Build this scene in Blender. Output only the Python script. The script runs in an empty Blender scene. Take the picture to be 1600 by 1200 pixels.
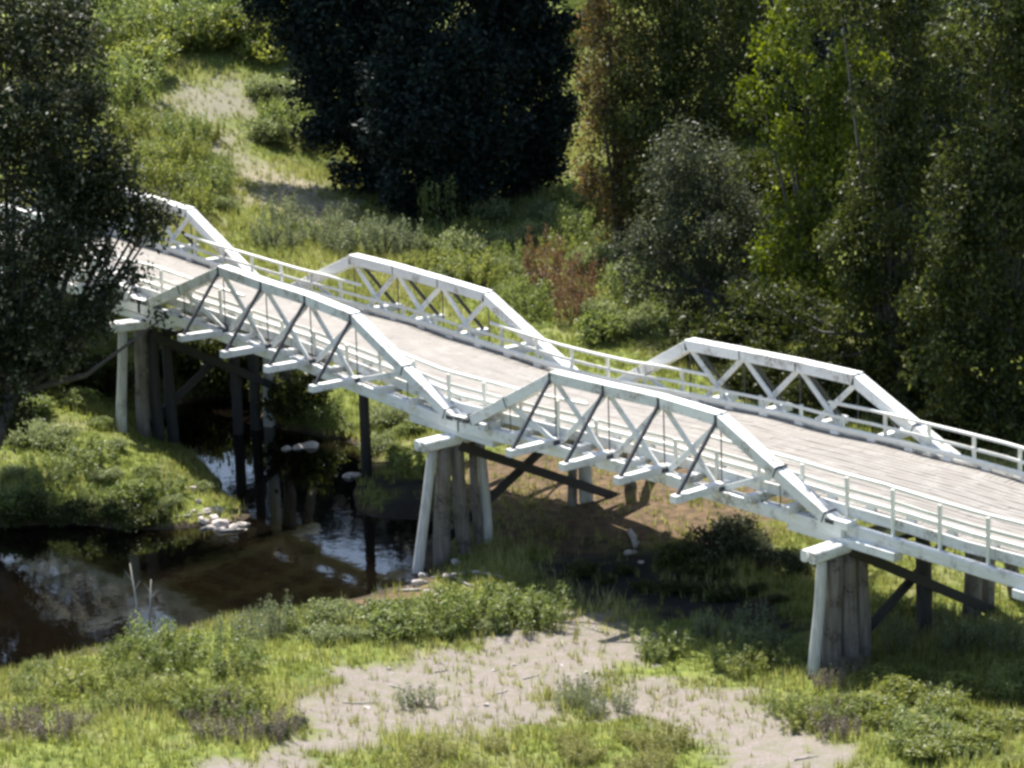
import bpy, math, random
import numpy as np
from mathutils import Vector
random.seed(7); rng = np.random.default_rng(11)
scene = bpy.context.scene
col = scene.collection
# ------------------------------------------------------------------ camera
CAM = np.array([105.892, -83.228, 37.163]); YAW, PITCH, ROLL, FPX = -0.88764, 0.26177, -0.03119, 5603.7
cy, sy = math.cos(YAW), math.sin(YAW)
FWD = np.array([sy*math.cos(PITCH), cy*math.cos(PITCH), -math.sin(PITCH)])
_r = np.array([cy, -sy, 0.]); _u = np.cross(_r, FWD)
RGT = math.cos(ROLL)*_r + math.sin(ROLL)*_u; UPV = -math.sin(ROLL)*_r + math.cos(ROLL)*_u
cd = bpy.data.cameras.new('camera'); cam = bpy.data.objects.new('camera', cd); col.objects.link(cam)
cd.sensor_width = 36; cd.lens = FPX/1600*36; cd.clip_start = 1; cd.clip_end = 6000
from mathutils import Matrix
cam.matrix_world = Matrix(((RGT[0], UPV[0], -FWD[0], CAM[0]), (RGT[1], UPV[1], -FWD[1], CAM[1]), (RGT[2], UPV[2], -FWD[2], CAM[2]), (0, 0, 0, 1)))
scene.camera = cam
def ray(px, py):
    return FWD + (px-800)/FPX*RGT - (py-600)/FPX*UPV
def at(px, py, z):
    d = ray(px, py); return CAM + (z-CAM[2])/d[2]*d
def atd(px, py, depth):
    return CAM + depth*ray(px, py)

# ------------------------------------------------------------------ terrain
WATER = -6.05
CP = [(0,1200,-4.3),(400,1200,-4.6),(800,1200,-4.7),(1200,1200,-4.4),(1600,1200,-3.6),
 (200,1100,-4.9),(600,1080,-5.2),(1000,1080,-5.0),(1400,1080,-4.6),(1600,1050,-4.4),
 (0,1075,-5.6),(150,1030,-5.7),(300,1000,-5.6),(450,968,-5.7),(640,935,-5.8),(760,910,-5.6),(900,970,-5.5),
 (1283,1055,-5.0),(1150,1000,-5.3),(1000,930,-5.6),(1600,1000,-4.5),(1420,950,-4.8),
 (20,1000,-6.8),(80,960,-7),(150,900,-7),(300,920,-7),(450,900,-7.1),(560,885,-7),(230,940,-6.9),(610,850,-6.8),(350,870,-7),
 (500,820,-7),(450,760,-7),(500,770,-6.9),(420,710,-6.9),(380,660,-6.8),(100,865,-7),(0,870,-7),(0,930,-7),
 (0,800,-5.5),(100,800,-5.6),(200,802,-5.6),(270,805,-5.7),
 (195,695,-4.4),(100,640,-3.9),(30,700,-4.5),(150,750,-5.0),(280,770,-5.4),(350,800,-5.75),(385,835,-6.1),
 (680,880,-5.95),(820,870,-5.7),(820,800,-5.2),(1000,830,-5.1),(1150,850,-5.0),(740,800,-5.8),(700,745,-5.7),
 (340,590,-5.4),(620,640,-5.2),(620,710,-5.6),(520,670,-5.8),(600,760,-5.8),(574,748,-5.7),(555,775,-5.85),(585,800,-5.85),(615,800,-5.85),(650,850,-5.9),
 (330,250,-1.0),(330,150,0.5),(300,30,3),(150,50,2.5),(600,350,-3.4),(800,350,-3.5),(1000,450,-4),(1200,600,-4.5),
 (1450,650,-4.5),(1600,700,-4.3),(1300,300,-2),(1500,100,0),(900,20,2),(700,100,-2),(500,250,-2.2)]
ctrl = [tuple(at(*c)) for c in CP] + [(-46,3.4,-.3),(-46,-4,-1.6),(-46,11,-1.6),(-56,3,.3),(-70,5,1.5),(-21.5,8,-4.7),(-32,-4,-3.4),(-32,10,-3.6),
        (40,-30,-4),(50,0,-3),(10,-45,-4.5),(50,30,-3),(-30,-30,-4)]
ctrl = np.array(ctrl)
def tps_k(r2): return 0.5*r2*np.log(r2+1e-9)
def _fit():
    n = len(ctrl); P = ctrl[:, :2]/10
    d2 = ((P[:, None]-P[None])**2).sum(-1)
    A = np.zeros((n+3, n+3)); A[:n, :n] = tps_k(d2)+np.eye(n)*0.03
    A[:n, n] = 1; A[:n, n+1:] = P; A[n, :n] = 1; A[n+1:, :n] = P.T
    return P, np.linalg.solve(A, np.r_[ctrl[:, 2], 0, 0, 0])
TP, TW = _fit()
def smooth(a, b, x):
    t = np.clip((x-a)/(b-a), 0, 1); return t*t*(3-2*t)
def wav(x, y):
    return (0.5*np.sin(x*.9+1.3*np.sin(y*.5))+.5*np.sin(y*1.1+1.7*np.sin(x*.37+2))+.35*np.sin(x*2.3+y*1.7+1)+.3*np.sin(x*1.6-y*2.9+.5))
def height(x, y):
    x = np.atleast_1d(np.asarray(x, float)).ravel(); y = np.atleast_1d(np.asarray(y, float)).ravel()
    out = np.empty_like(x)
    for i in range(0, len(x), 20000):
        xs, ys = x[i:i+20000], y[i:i+20000]
        d2 = (xs[:, None]/10-TP[None, :, 0])**2+(ys[:, None]/10-TP[None, :, 1])**2
        z = tps_k(d2)@TW[:-3]+TW[-3]+TW[-2]*xs/10+TW[-1]*ys/10
        z = np.clip(z, -7.4, 9)
        r = np.hypot(xs+15, ys-15)
        farz = 4+3*np.sin(xs*.013)+3*np.sin(ys*.011+1)
        side = (xs*.78-ys*.63)             # towards the camera
        farz = np.where(side > 20, -3+0*xs, farz)
        w = smooth(72, 120, r)
        z = z*(1-w)+farz*w
        z += 31*np.exp(-((xs-CAM[0])**2+(ys-CAM[1])**2)/(2*17**2))
        z += 0.055*wav(xs, ys)
        out[i:i+20000] = z
    return out
def gz(x, y): return float(height(x, y)[0])
def gp(px, py):
    d = ray(px, py)
    ts = np.linspace(60, 330, 2701)
    p = CAM[None]+ts[:, None]*d[None]
    h = np.maximum(height(p[:, 0], p[:, 1]), -99)
    k = np.argmax(p[:, 2] < h)
    if p[k, 2] >= h[k]: k = len(ts)-1
    return p[k].copy(), ts[k]

# ------------------------------------------------------------------ object helpers
def tag(o, label=None, cat=None, group=None, kind=None):
    if label: o['label'] = label
    if cat: o['category'] = cat
    if group: o['group'] = group
    if kind: o['kind'] = kind
    return o
def empty(name, loc=(0, 0, 0)):
    o = bpy.data.objects.new(name, None); col.objects.link(o); o.location = loc; return o
def link(name, me, mat, parent=None):
    o = bpy.data.objects.new(name, me); col.objects.link(o)
    if mat is not None:
        me.materials.append(mat)
    if parent is not None: o.parent = parent
    return o
def mesh_np(name, V, F, tint=None, smooth_sh=False):
    """V (n,3), F (m,k) all the same k"""
    me = bpy.data.meshes.new(name)
    n, (m, k) = len(V), F.shape
    me.vertices.add(n); me.vertices.foreach_set('co', np.ascontiguousarray(V, np.float32).ravel())
    me.loops.add(m*k); me.loops.foreach_set('vertex_index', np.ascontiguousarray(F, np.int32).ravel())
    me.polygons.add(m); me.polygons.foreach_set('loop_start', np.arange(0, m*k, k, dtype=np.int32))
    try: me.polygons.foreach_set('loop_total', np.full(m, k, np.int32))
    except Exception: pass
    if smooth_sh: me.polygons.foreach_set('use_smooth', np.ones(m, bool))
    me.update(calc_edges=True); me.validate()
    if tint is not None:
        a = me.attributes.new('tint', 'FLOAT', 'POINT'); a.data.foreach_set('value', np.asarray(tint, np.float32))
    return me
class MB:
    """collects boxes, beams and tubes into one mesh"""
    def __init__(s): s.v = []; s.f = []; s.t = []
    def add(s, vs, fs, tint=None):
        b = len(s.v); s.v += [tuple(map(float, v)) for v in vs]; s.f += [tuple(b+i for i in f) for f in fs]
        s.t += [random.random() if tint is None else tint]*len(vs)
    def beam(s, p0, p1, w, h, up=(0, 0, 1), bev=.012, tint=None):
        p0, p1 = Vector(p0), Vector(p1); d = (p1-p0).normalized(); up = Vector(up)
        side = d.cross(up)
        if side.length < 1e-3: side = d.cross(Vector((0, 1, 0)))
        side.normalize(); u = side.cross(d).normalized()
        b = min(bev, w/4, h/4)
        prof = [(-w/2+b, -h/2), (w/2-b, -h/2), (w/2, -h/2+b), (w/2, h/2-b), (w/2-b, h/2), (-w/2+b, h/2), (-w/2, h/2-b), (-w/2, -h/2+b)]
        vs = [p0+side*a+u*c for a, c in prof]+[p1+side*a+u*c for a, c in prof]
        fs = [(i, i+8, (i+1) % 8+8, (i+1) % 8) for i in range(8)]+[tuple(range(8)), tuple(range(15, 7, -1))]
        s.add(vs, fs, tint); return s
    def tube(s, pts, rad, n=10, wob=0, tint=None):
        pts = [Vector(p) for p in pts]; vs = []; fs = []
        for i, p in enumerate(pts):
            d = (pts[min(i+1, len(pts)-1)]-pts[max(i-1, 0)]).normalized()
            a = d.cross(Vector((0.3, 1, 0.1))).normalized(); b = d.cross(a)
            for k in range(n):
                t = 2*math.pi*k/n; r = rad[i]*(1+wob*math.sin(3*t+i*.7+p.x)+wob*.6*math.sin(5*t+p.y))
                vs.append(p+a*math.cos(t)*r+b*math.sin(t)*r)
        for i in range(len(pts)-1):
            for k in range(n): fs.append((i*n+k, i*n+(k+1) % n, (i+1)*n+(k+1) % n, (i+1)*n+k))
        fs += [tuple(range(n-1, -1, -1)), tuple((len(pts)-1)*n+k for k in range(n))]
        s.add(vs, fs, tint); return s
    def build(s, name, mat, parent=None, sm=False):
        me = bpy.data.meshes.new(name); me.from_pydata(s.v, [], s.f); me.update()
        a = me.attributes.new('tint', 'FLOAT', 'POINT'); a.data.foreach_set('value', s.t)
        if sm:
            for p in me.polygons: p.use_smooth = True
        return link(name, me, mat, parent)

# ------------------------------------------------------------------ materials
def nodes(name):
    m = bpy.data.materials.new(name); m.use_nodes = True; nt = m.node_tree; nt.nodes.clear()
    out = nt.nodes.new('ShaderNodeOutputMaterial'); return m, nt, out
def N(nt, t, **kw):
    n = nt.nodes.new(t)
    for k, v in kw.items():
        if k in n.inputs: n.inputs[k].default_value = v
        else: setattr(n, k, v)
    return n
def noise(nt, scale, detail=4, vec=None, rough=.55):
    n = N(nt, 'ShaderNodeTexNoise', Scale=scale, Detail=detail, Roughness=rough)
    if vec is not None: nt.links.new(vec, n.inputs['Vector'])
    return n.outputs['Fac']
def ramp(nt, fac, stops):
    r = N(nt, 'ShaderNodeValToRGB'); nt.links.new(fac, r.inputs[0]); e = r.color_ramp.elements
    while len(e) < len(stops): e.new(.5)
    for i, (p, c) in enumerate(stops): e[i].position = p; e[i].color = (*c, 1)
    return r.outputs[0]
def mix(nt, fac, a, b):
    m = N(nt, 'ShaderNodeMix', data_type='RGBA')
    for s, v in ((0, fac), (6, a), (7, b)):
        if hasattr(v, 'is_linked'): nt.links.new(v, m.inputs[s])
        else: m.inputs[s].default_value = v if s == 0 else (*v, 1)
    return m.outputs[2]
def attr(nt, name): return N(nt, 'ShaderNodeAttribute', attribute_name=name)
def geo(nt): return N(nt, 'ShaderNodeNewGeometry').outputs['Position']
def mapv(nt, vec, sc):
    m = N(nt, 'ShaderNodeMapping'); m.inputs['Scale'].default_value = sc; nt.links.new(vec, m.inputs[0]); return m.outputs[0]
def bump(nt, h, st, dist=.05):
    b = N(nt, 'ShaderNodeBump', Strength=st, Distance=dist); nt.links.new(h, b.inputs['Height']); return b.outputs[0]

def timber(name, c0, c1, c2, rough=.75, stain=.5, grain=(1.2, 14, 14)):
    m, nt, out = nodes(name); pos = geo(nt)
    g = noise(nt, 1.0, 5, mapv(nt, pos, grain)); big = noise(nt, 1.3, 5, pos); fine = noise(nt, 9, 4, pos)
    base = mix(nt, ramp(nt, g, [(.35, (0, 0, 0)), (.7, (1, 1, 1))]), c0, c1)
    st = ramp(nt, big, [(stain, (0, 0, 0)), (min(.95, stain+.14), (1, 1, 1))])
    fm = N(nt, 'ShaderNodeMath', operation='MULTIPLY'); nt.links.new(st, fm.inputs[0])
    nt.links.new(ramp(nt, fine, [(.4, (.15,)*3), (.62, (1,)*3)]), fm.inputs[1])
    c = mix(nt, fm.outputs[0], base, c2)
    t = attr(nt, 'tint'); tm = N(nt, 'ShaderNodeMapRange'); nt.links.new(t.outputs['Fac'], tm.inputs[0]); tm.inputs[3].default_value = .86; tm.inputs[4].default_value = 1.04
    hs = N(nt, 'ShaderNodeHueSaturation'); nt.links.new(c, hs.inputs['Color']); nt.links.new(tm.outputs[0], hs.inputs['Value'])
    p = N(nt, 'ShaderNodeBsdfPrincipled', Roughness=rough); nt.links.new(hs.outputs[0], p.inputs['Base Color'])
    nt.links.new(bump(nt, g, .5, .02), p.inputs['Normal']); nt.links.new(p.outputs[0], out.inputs[0]); return m
M = {}
M['white'] = timber('white_painted_timber', (.86, .845, .80), (.75, .735, .70), (.33, .28, .225), stain=.51, grain=(2, 9, 9))
M['girder'] = timber('weathered_white_timber', (.80, .79, .76), (.64, .63, .60), (.28, .25, .21), stain=.52)
M['rail'] = timber('cream_painted_timber', (.82, .80, .72), (.74, .72, .64), (.45, .4, .33), stain=.62)
M['deck'] = timber('worn_deck_timber', (.245, .218, .19), (.20, .178, .155), (.29, .27, .24), stain=.47, grain=(.7, 8, 8))
M['dark'] = timber('dark_tarred_timber', (.045, .04, .04), (.03, .028, .03), (.07, .055, .045), stain=.6)
M['iron'] = timber('dark_grey_iron', (.055, .055, .065), (.04, .04, .05), (.09, .06, .05), rough=.5, stain=.6)
M['pile'] = timber('grey_hardwood_pile', (.25, .22, .195), (.12, .10, .085), (.06, .045, .035), stain=.48, grain=(9, 9, .7))
M['pilew'] = timber('pale_hardwood_pile', (.62, .61, .58), (.42, .40, .37), (.2, .17, .14), stain=.58, grain=(9, 9, .7))  # paler tone of the pile timber for selected piles
M['bark'] = timber('grey_brown_bark', (.09, .075, .06), (.05, .042, .034), (.13, .12, .10), stain=.55, grain=(7, 7, 1.5))
M['deadwood'] = timber('bleached_deadwood', (.42, .39, .34), (.28, .25, .22), (.5, .48, .44), stain=.5, grain=(9, 9, 1.5))

def leafmat(name, ca, cb, cc=None, trans=.35, rough=.5, spec=.4):
    m, nt, out = nodes(name); t = attr(nt, 'tint').outputs['Fac']
    stops = [(0, ca), (.62, cb), (1, cc or tuple(min(1, x*1.5) for x in cb))]
    c = ramp(nt, t, stops)
    p = N(nt, 'ShaderNodeBsdfPrincipled', Roughness=rough); p.inputs['Specular IOR Level'].default_value = spec
    nt.links.new(c, p.inputs['Base Color'])
    tr = N(nt, 'ShaderNodeBsdfTranslucent')
    hs = N(nt, 'ShaderNodeHueSaturation', Saturation=1.15, Value=1.3); nt.links.new(c, hs.inputs['Color']); nt.links.new(hs.outputs[0], tr.inputs[0])
    ms = N(nt, 'ShaderNodeMixShader'); ms.inputs[0].default_value = trans
    nt.links.new(p.outputs[0], ms.inputs[1]); nt.links.new(tr.outputs[0], ms.inputs[2]); nt.links.new(ms.outputs[0], out.inputs[0]); return m
L = {
 'olive': leafmat('olive_foliage', (.018, .024, .007), (.068, .08, .02), (.19, .20, .06), spec=.25),
 'grey': leafmat('grey_green_foliage', (.03, .036, .018), (.085, .095, .05), (.24, .25, .15), spec=.3),
 'gum': leafmat('highlight_gum_foliage', (.010, .014, .005), (.036, .044, .014), (.36, .34, .22), rough=.5, spec=.25, trans=.25),  # whitish end of the ramp paints highlights on scattered dark leaves
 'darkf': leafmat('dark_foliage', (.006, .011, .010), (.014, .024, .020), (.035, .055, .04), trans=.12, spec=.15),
 'yellowf': leafmat('yellow_green_foliage', (.09, .11, .025), (.25, .27, .07), (.40, .40, .14), trans=.45),
 'bright': leafmat('bright_green_foliage', (.085, .11, .03), (.21, .245, .08), (.38, .40, .18), trans=.45),
 'rust': leafmat('rust_tinged_foliage', (.06, .055, .02), (.15, .11, .04), (.27, .15, .08), trans=.4),
 'red': leafmat('reddish_brown_foliage', (.09, .055, .03), (.19, .11, .065), (.28, .18, .12), trans=.35),
 'mauve': leafmat('dry_brown_stems', (.10, .085, .06), (.20, .165, .13), (.30, .25, .21), trans=.3),
 'sage': leafmat('sage_green_weeds', (.10, .12, .06), (.20, .22, .12), (.33, .34, .22), trans=.4),
 'grass': leafmat('green_grass_blades', (.105, .125, .032), (.255, .27, .08), (.42, .42, .17), trans=.45),
 'dryg': leafmat('dry_grass_blades', (.17, .17, .05), (.31, .30, .12), (.46, .43, .22), trans=.4),
}

L['lime'] = leafmat('dull_lime_foliage', (.035, .048, .008), (.15, .18, .025), (.33, .36, .07), spec=.25, trans=.4)
# ------------------------------------------------------------------ ground sheet
def axis(a, b, step, lo, hi):
    c = list(np.arange(a, b+1e-6, step)); s = step; x = b
    while x < hi: s *= 1.18; x += s; c.append(x)
    s = step; x = a; pre = []
    while x > lo: s *= 1.18; x -= s; pre.append(x)
    return np.array(pre[::-1]+c)
gx = axis(-78, 42, .4, -2600, 2600); gy = axis(-36, 82, .4, -2600, 2600)
XX, YY = np.meshgrid(gx, gy); Z = height(XX, YY)
nx, ny = len(gx), len(gy)
V = np.c_[XX.ravel(), YY.ravel(), Z]
ii = np.arange(nx*ny).reshape(ny, nx)
F = np.c_[ii[:-1, :-1].ravel(), ii[:-1, 1:].ravel(), ii[1:, 1:].ravel(), ii[1:, :-1].ravel()]
def inpoly(x, y, poly):
    inside = np.zeros(len(x), bool); n = len(poly)
    for i in range(n):
        x0, y0 = poly[i]; x1, y1 = poly[(i+1) % n]
        c = ((y0 > y) != (y1 > y)) & (x < (x1-x0)*(y-y0)/(y1-y0+1e-12)+x0); inside ^= c
    return inside
def wpoly(pix): return [tuple(gp(a, b)[0][:2]) for a, b in pix]
SAND = [wpoly([(455,1090),(540,1045),(700,1018),(850,968),(900,950),(960,965),(1030,1000),(985,1050),(900,1078),(860,1120),(800,1150),(640,1150),(520,1175),(470,1230),(300,1240),(330,1190),(460,1165)]),
        wpoly([(1000,1062),(1130,1072),(1240,1110),(1300,1160),(1360,1230),(1170,1235),(1090,1160),(960,1120),(900,1090)])]
DRY = [wpoly([(375,250),(440,258),(540,325),(560,345),(480,352),(415,325),(380,300)])]
GRAV = [wpoly([(285,128),(405,124),(405,165),(350,190),(365,225),(400,262),(375,268),(330,235),(290,205),(235,200)])]
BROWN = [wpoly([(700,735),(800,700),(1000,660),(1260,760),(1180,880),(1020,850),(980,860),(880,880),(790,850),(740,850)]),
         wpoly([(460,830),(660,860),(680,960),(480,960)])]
def cover(x, y, polys, j=.35, nsmp=6):
    acc = np.zeros(len(x)); r = np.random.default_rng(5)
    for k in range(nsmp):
        dx = r.normal(0, j, len(x)); dy = r.normal(0, j, len(x))
        wx = .5*np.sin(y*1.9)+.3*np.sin(y*4.1+x); wy = .5*np.sin(x*1.7)+.3*np.sin(x*3.7+y)
        for p in polys: acc += inpoly(x+dx+wx, y+dy+wy, p)
    return np.clip(acc/nsmp, 0, 1)
SHADE_GROUND = [wpoly([(830,885),(900,850),(1000,860),(1090,895),(1190,930),(1250,965),(1235,1000),(1100,975),(960,950),(880,935)]), wpoly([(560,735),(640,745),(700,760),(690,900),(600,880)])]  # ground under the spans coloured near black to paint the bridge's shade
vx, vy = V[:, 0], V[:, 1]
me = mesh_np('ground', V, F, smooth_sh=True)
ca = me.attributes.new('cover', 'FLOAT_COLOR', 'POINT')
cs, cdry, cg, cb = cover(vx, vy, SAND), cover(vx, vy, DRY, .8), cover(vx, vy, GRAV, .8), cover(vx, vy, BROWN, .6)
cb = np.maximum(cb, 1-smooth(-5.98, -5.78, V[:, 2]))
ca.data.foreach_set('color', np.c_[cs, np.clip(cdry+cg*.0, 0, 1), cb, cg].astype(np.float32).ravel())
am = me.attributes.new('mud_shade', 'FLOAT', 'POINT'); am.data.foreach_set('value', np.maximum(cover(vx, vy, SHADE_GROUND, .5), .85*(1-smooth(-6.02, -5.86, V[:, 2]))).astype(np.float32))  # painted shade patches plus the wet mud margin along the water
m, nt, out = nodes('ground_cover'); pos = geo(nt)
A = attr(nt, 'cover'); sep = N(nt, 'ShaderNodeSeparateColor'); nt.links.new(A.outputs['Color'], sep.inputs[0])
n1, n2, n3 = noise(nt, .35, 6, pos), noise(nt, 2.2, 6, pos), noise(nt, 14, 5, pos)
gr = mix(nt, ramp(nt, n2, [(.36, (0,)*3), (.64, (1,)*3)]), (.08, .11, .02), (.20, .225, .05))
gr = mix(nt, ramp(nt, n1, [(.5, (0,)*3), (.66, (.75,)*3)]), gr, (.22, .2, .10))
sd = mix(nt, ramp(nt, n3, [(.3, (0,)*3), (.7, (1,)*3)]), (.165, .138, .12), (.32, .27, .24))
sd = mix(nt, ramp(nt, n2, [(.42, (0,)*3), (.64, (.85,)*3)]), sd, (.19, .18, .12))
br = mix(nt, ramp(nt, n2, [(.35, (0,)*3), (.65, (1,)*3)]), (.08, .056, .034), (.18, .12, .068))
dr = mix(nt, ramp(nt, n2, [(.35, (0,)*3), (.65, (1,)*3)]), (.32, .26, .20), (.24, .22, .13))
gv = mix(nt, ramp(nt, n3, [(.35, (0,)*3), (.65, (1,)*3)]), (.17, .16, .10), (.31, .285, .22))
c = mix(nt, sep.outputs[2], gr, br); c = mix(nt, sep.outputs[0], c, sd); c = mix(nt, sep.outputs[1], c, dr); c = mix(nt, A.outputs['Alpha'], c, gv); c = mix(nt, attr(nt, 'mud_shade').outputs['Fac'], c, mix(nt, n2, (.016, .014, .012), (.045, .036, .028)))
p = N(nt, 'ShaderNodeBsdfPrincipled', Roughness=.95); p.inputs['Specular IOR Level'].default_value = .2
nt.links.new(c, p.inputs['Base Color']); nt.links.new(bump(nt, n3, .7, .12), p.inputs['Normal']); nt.links.new(p.outputs[0], out.inputs[0])
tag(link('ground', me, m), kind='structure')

# ------------------------------------------------------------------ water
m, nt, out = nodes('creek_water'); pos = geo(nt)
p = N(nt, 'ShaderNodeBsdfPrincipled', Roughness=.03, IOR=1.4)
nt.links.new(mix(nt, noise(nt, .5, 3, pos), (.0015, .0015, .0015), (.006, .004, .002)), p.inputs['Base Color'])
b = noise(nt, 1.6, 3, mapv(nt, pos, (1, 1, 1))); nt.links.new(bump(nt, b, .08, .05), p.inputs['Normal'])
nt.links.new(p.outputs[0], out.inputs[0])
wx = np.linspace(-70, 30, 41); wy = np.linspace(-60, 60, 49); WX, WY = np.meshgrid(wx, wy)
ii = np.arange(WX.size).reshape(WX.shape)
Fw = np.c_[ii[:-1, :-1].ravel(), ii[:-1, 1:].ravel(), ii[1:, 1:].ravel(), ii[1:, :-1].ravel()]
tag(link('water', mesh_np('water', np.c_[WX.ravel(), WY.ravel(), np.full(WX.size, WATER)], Fw), m), kind='structure')

# ------------------------------------------------------------------ the bridge
H, W, E, PN = 2.862, 6.855, 6.027, 3.05
S = 2*E+3*PN+.3
ZN = [0.0, 0.55, -0.47, -0.05]; ZF = [0.0, -0.33, -0.64, .19]; XK = [-2*S, -S, 0, S]
def zo(X, Y):
    t = min(1, max(0, Y/W)); cam_ = .17*abs(math.sin(math.pi*X/S)) if -2*S < X < S else 0.0     # each span is humped, sagging at the piers
    rough = .025*math.sin(X*1.13+Y*.2)+.02*math.sin(X*.61+1+Y*.15)
    return float(np.interp(X, XK, ZN))*(1-t)+float(np.interp(X, XK, ZF))*t+cam_+rough
def Q(X, Y, Zr): return (X, Y, Zr+zo(X, Y))
bridge = empty('timber_truss_bridge', (0, 0, 0))
tag(bridge, 'white timber truss bridge on grey pile piers crossing the dark creek', 'bridge')
XEND = S+16.0
# trusses
for sp in (-2, -1, 0):
    x0 = sp*S+.15; x3 = x0+S-.3
    fl = (x0 if sp != 0 else .75); fr = (x3 if sp != -1 else .35)
    nodesx = [x0+E+PN*i for i in range(4)]
    for Y, sg in ((0, -1), (W, 1)):
        mb = MB()
        # top chord and end principals: paired flitches with a packing between
        for o in (-.14, .14):
            for a, c in zip(nodesx[:-1], nodesx[1:]): mb.beam(Q(a-.03, Y+o, H-.02), Q(c+.03, Y+o, H-.02), .24, .42)
            mb.beam(Q(fl+.1, Y+o, .12), Q(nodesx[0]+.05, Y+o, H-.05), .24, .42)
            mb.beam(Q(fr-.1, Y+o, .12), Q(nodesx[3]-.05, Y+o, H-.05), .24, .42)
            xs = [fl-.25]+nodesx+[fr+.25]
            for a, c in zip(xs[:-1], xs[1:]): mb.beam(Q(a, Y+o*1.1, 0), Q(c, Y+o*1.1, 0), .2, .44)
        for k, a in enumerate((fl, fr)): mb.beam(Q(a-.55, Y, .26), Q(a+.55, Y, .26), .5, .3)
        t = mb.build('truss', M['white'], bridge)
        # diagonals
        for a, c in zip(nodesx[:-1], nodesx[1:]):
            MB().beam(Q(a+.12, Y-.05, H-.22), Q(c-.12, Y-.05, .2), .09, .21).build('diagonal', M['white'], t)
            MB().beam(Q(c-.12, Y+.05, H-.22), Q(a+.12, Y+.05, .2), .09, .21).build('diagonal', M['white'], t)
        for a, b_ in ((nodesx[0], fl), (nodesx[3], fr)):
            mx = a*.5+b_*.5
            MB().beam(Q(mx, Y, H*.47), Q(a+(.1 if a > b_ else -.1), Y, .2), .09, .21).build('diagonal', M['white'], t)
            MB().beam(Q(mx, Y, .18), Q(mx, Y, H*.46), .035, .035).build('vertical_rod', M['iron'], t)
        for a in nodesx+[fl+.3, fr-.3]:
            MB().beam(Q(a-.2, Y+sg*.02, .30), Q(a+.2, Y+sg*.02, .30), .54, .16).build('bearing_shoe', M['iron'], t)
        for a, b_ in ((nodesx[0], fl), (nodesx[3], fr)):
            for u in (.5, .9):
                p_ = Vector(Q(a+(b_-a)*u, Y, H-.05-(H-.17)*u)); dd = Vector((b_-a, 0, -(H-.17))).normalized()*.022
                MB().beam(p_-dd, p_+dd, .56, .45).build('iron_strap', M['iron'], t)
        for a in nodesx:
            MB().tube([Q(a, Y, -.3), Q(a, Y, H+.22)], [.026, .026], 8).build('vertical_rod', M['iron'], t)
            # raking sway brace from top chord down to the girder end outside the truss
            MB().beam(Q(a, Y+sg*.2, H-.06), Q(a, Y+sg*2.15, .42), .10, .13).build('sway_brace', M['iron'], t)
            MB().beam(Q(a, Y+sg*.255, H+.16), Q(a, Y+sg*.255, H-.28), .14, .03, up=(0, 1, 0)).build('node_plate', M['iron'], t)
# cross girders under the deck
def girder(X, y0, y1, h=.28):
    MB().beam(Q(X, y0, .32), Q(X, y1, .32), .34, h).build('cross_girder', M['girder'], bridge)
for sp in (-2, -1, 0):
    x0 = sp*S+.15
    for i in range(4): girder(x0+E+PN*i, -2.35, W+2.35)
    for x in (x0+2.2, x0+E-1.9, x0+S-.3-2.2, x0+S-.3-E+1.9): girder(x, -.55, W+.55)
    for i in range(3): girder(x0+E+PN*(i+.5), -.45, W+.45, .24)
# stringers and fascia
for j, y in enumerate(np.linspace(.75, W-.75, 6)):
    mb = MB()
    for a in np.arange(-2*S, XEND, 2.69): mb.beam(Q(a+.01, y, .565), Q(a+2.68, y, .565), .2, .2)
    mb.build('stringer', M['girder'], bridge)
for y in (.36, W-.36):
    mb = MB()
    for a in np.arange(-2*S, XEND, 2.69): mb.beam(Q(a+.005, y, .60), Q(a+2.685, y, .60), .10, .40)
    mb.build('fascia', M['girder'], bridge)
# deck planks
mb = MB(); x = -2*S
while x < XEND:
    w = random.uniform(.19, .25); z = .70+random.uniform(-.006, .008)
    mb.beam(Q(x+w/2, .42, z), Q(x+w/2, W-.42, z), w-.012, .08, bev=.006); x += w
deck = mb.build('deck', M['deck'], bridge)
# longitudinal running planks on top
mb = MB()
for ty in list(np.arange(1.35, W-1.3, .262)):
    x = -2*S-random.random()*3
    while x < XEND:
        l = random.uniform(3.5, 6); a = max(x, -2*S); c = min(x+l, XEND)
        k = max(1, int((c-a)/1.5)); xs = np.linspace(a, c-.015, k+1); tt = random.uniform(.35, .75); dz = random.uniform(-.005, .007)
        for u, v in zip(xs[:-1], xs[1:]): mb.beam(Q(u, ty, .775+dz), Q(v, ty, .775+dz), .25, .055, bev=.006, tint=tt)
        x += l
mb.build('running_planks', M['deck'], deck)
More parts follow.
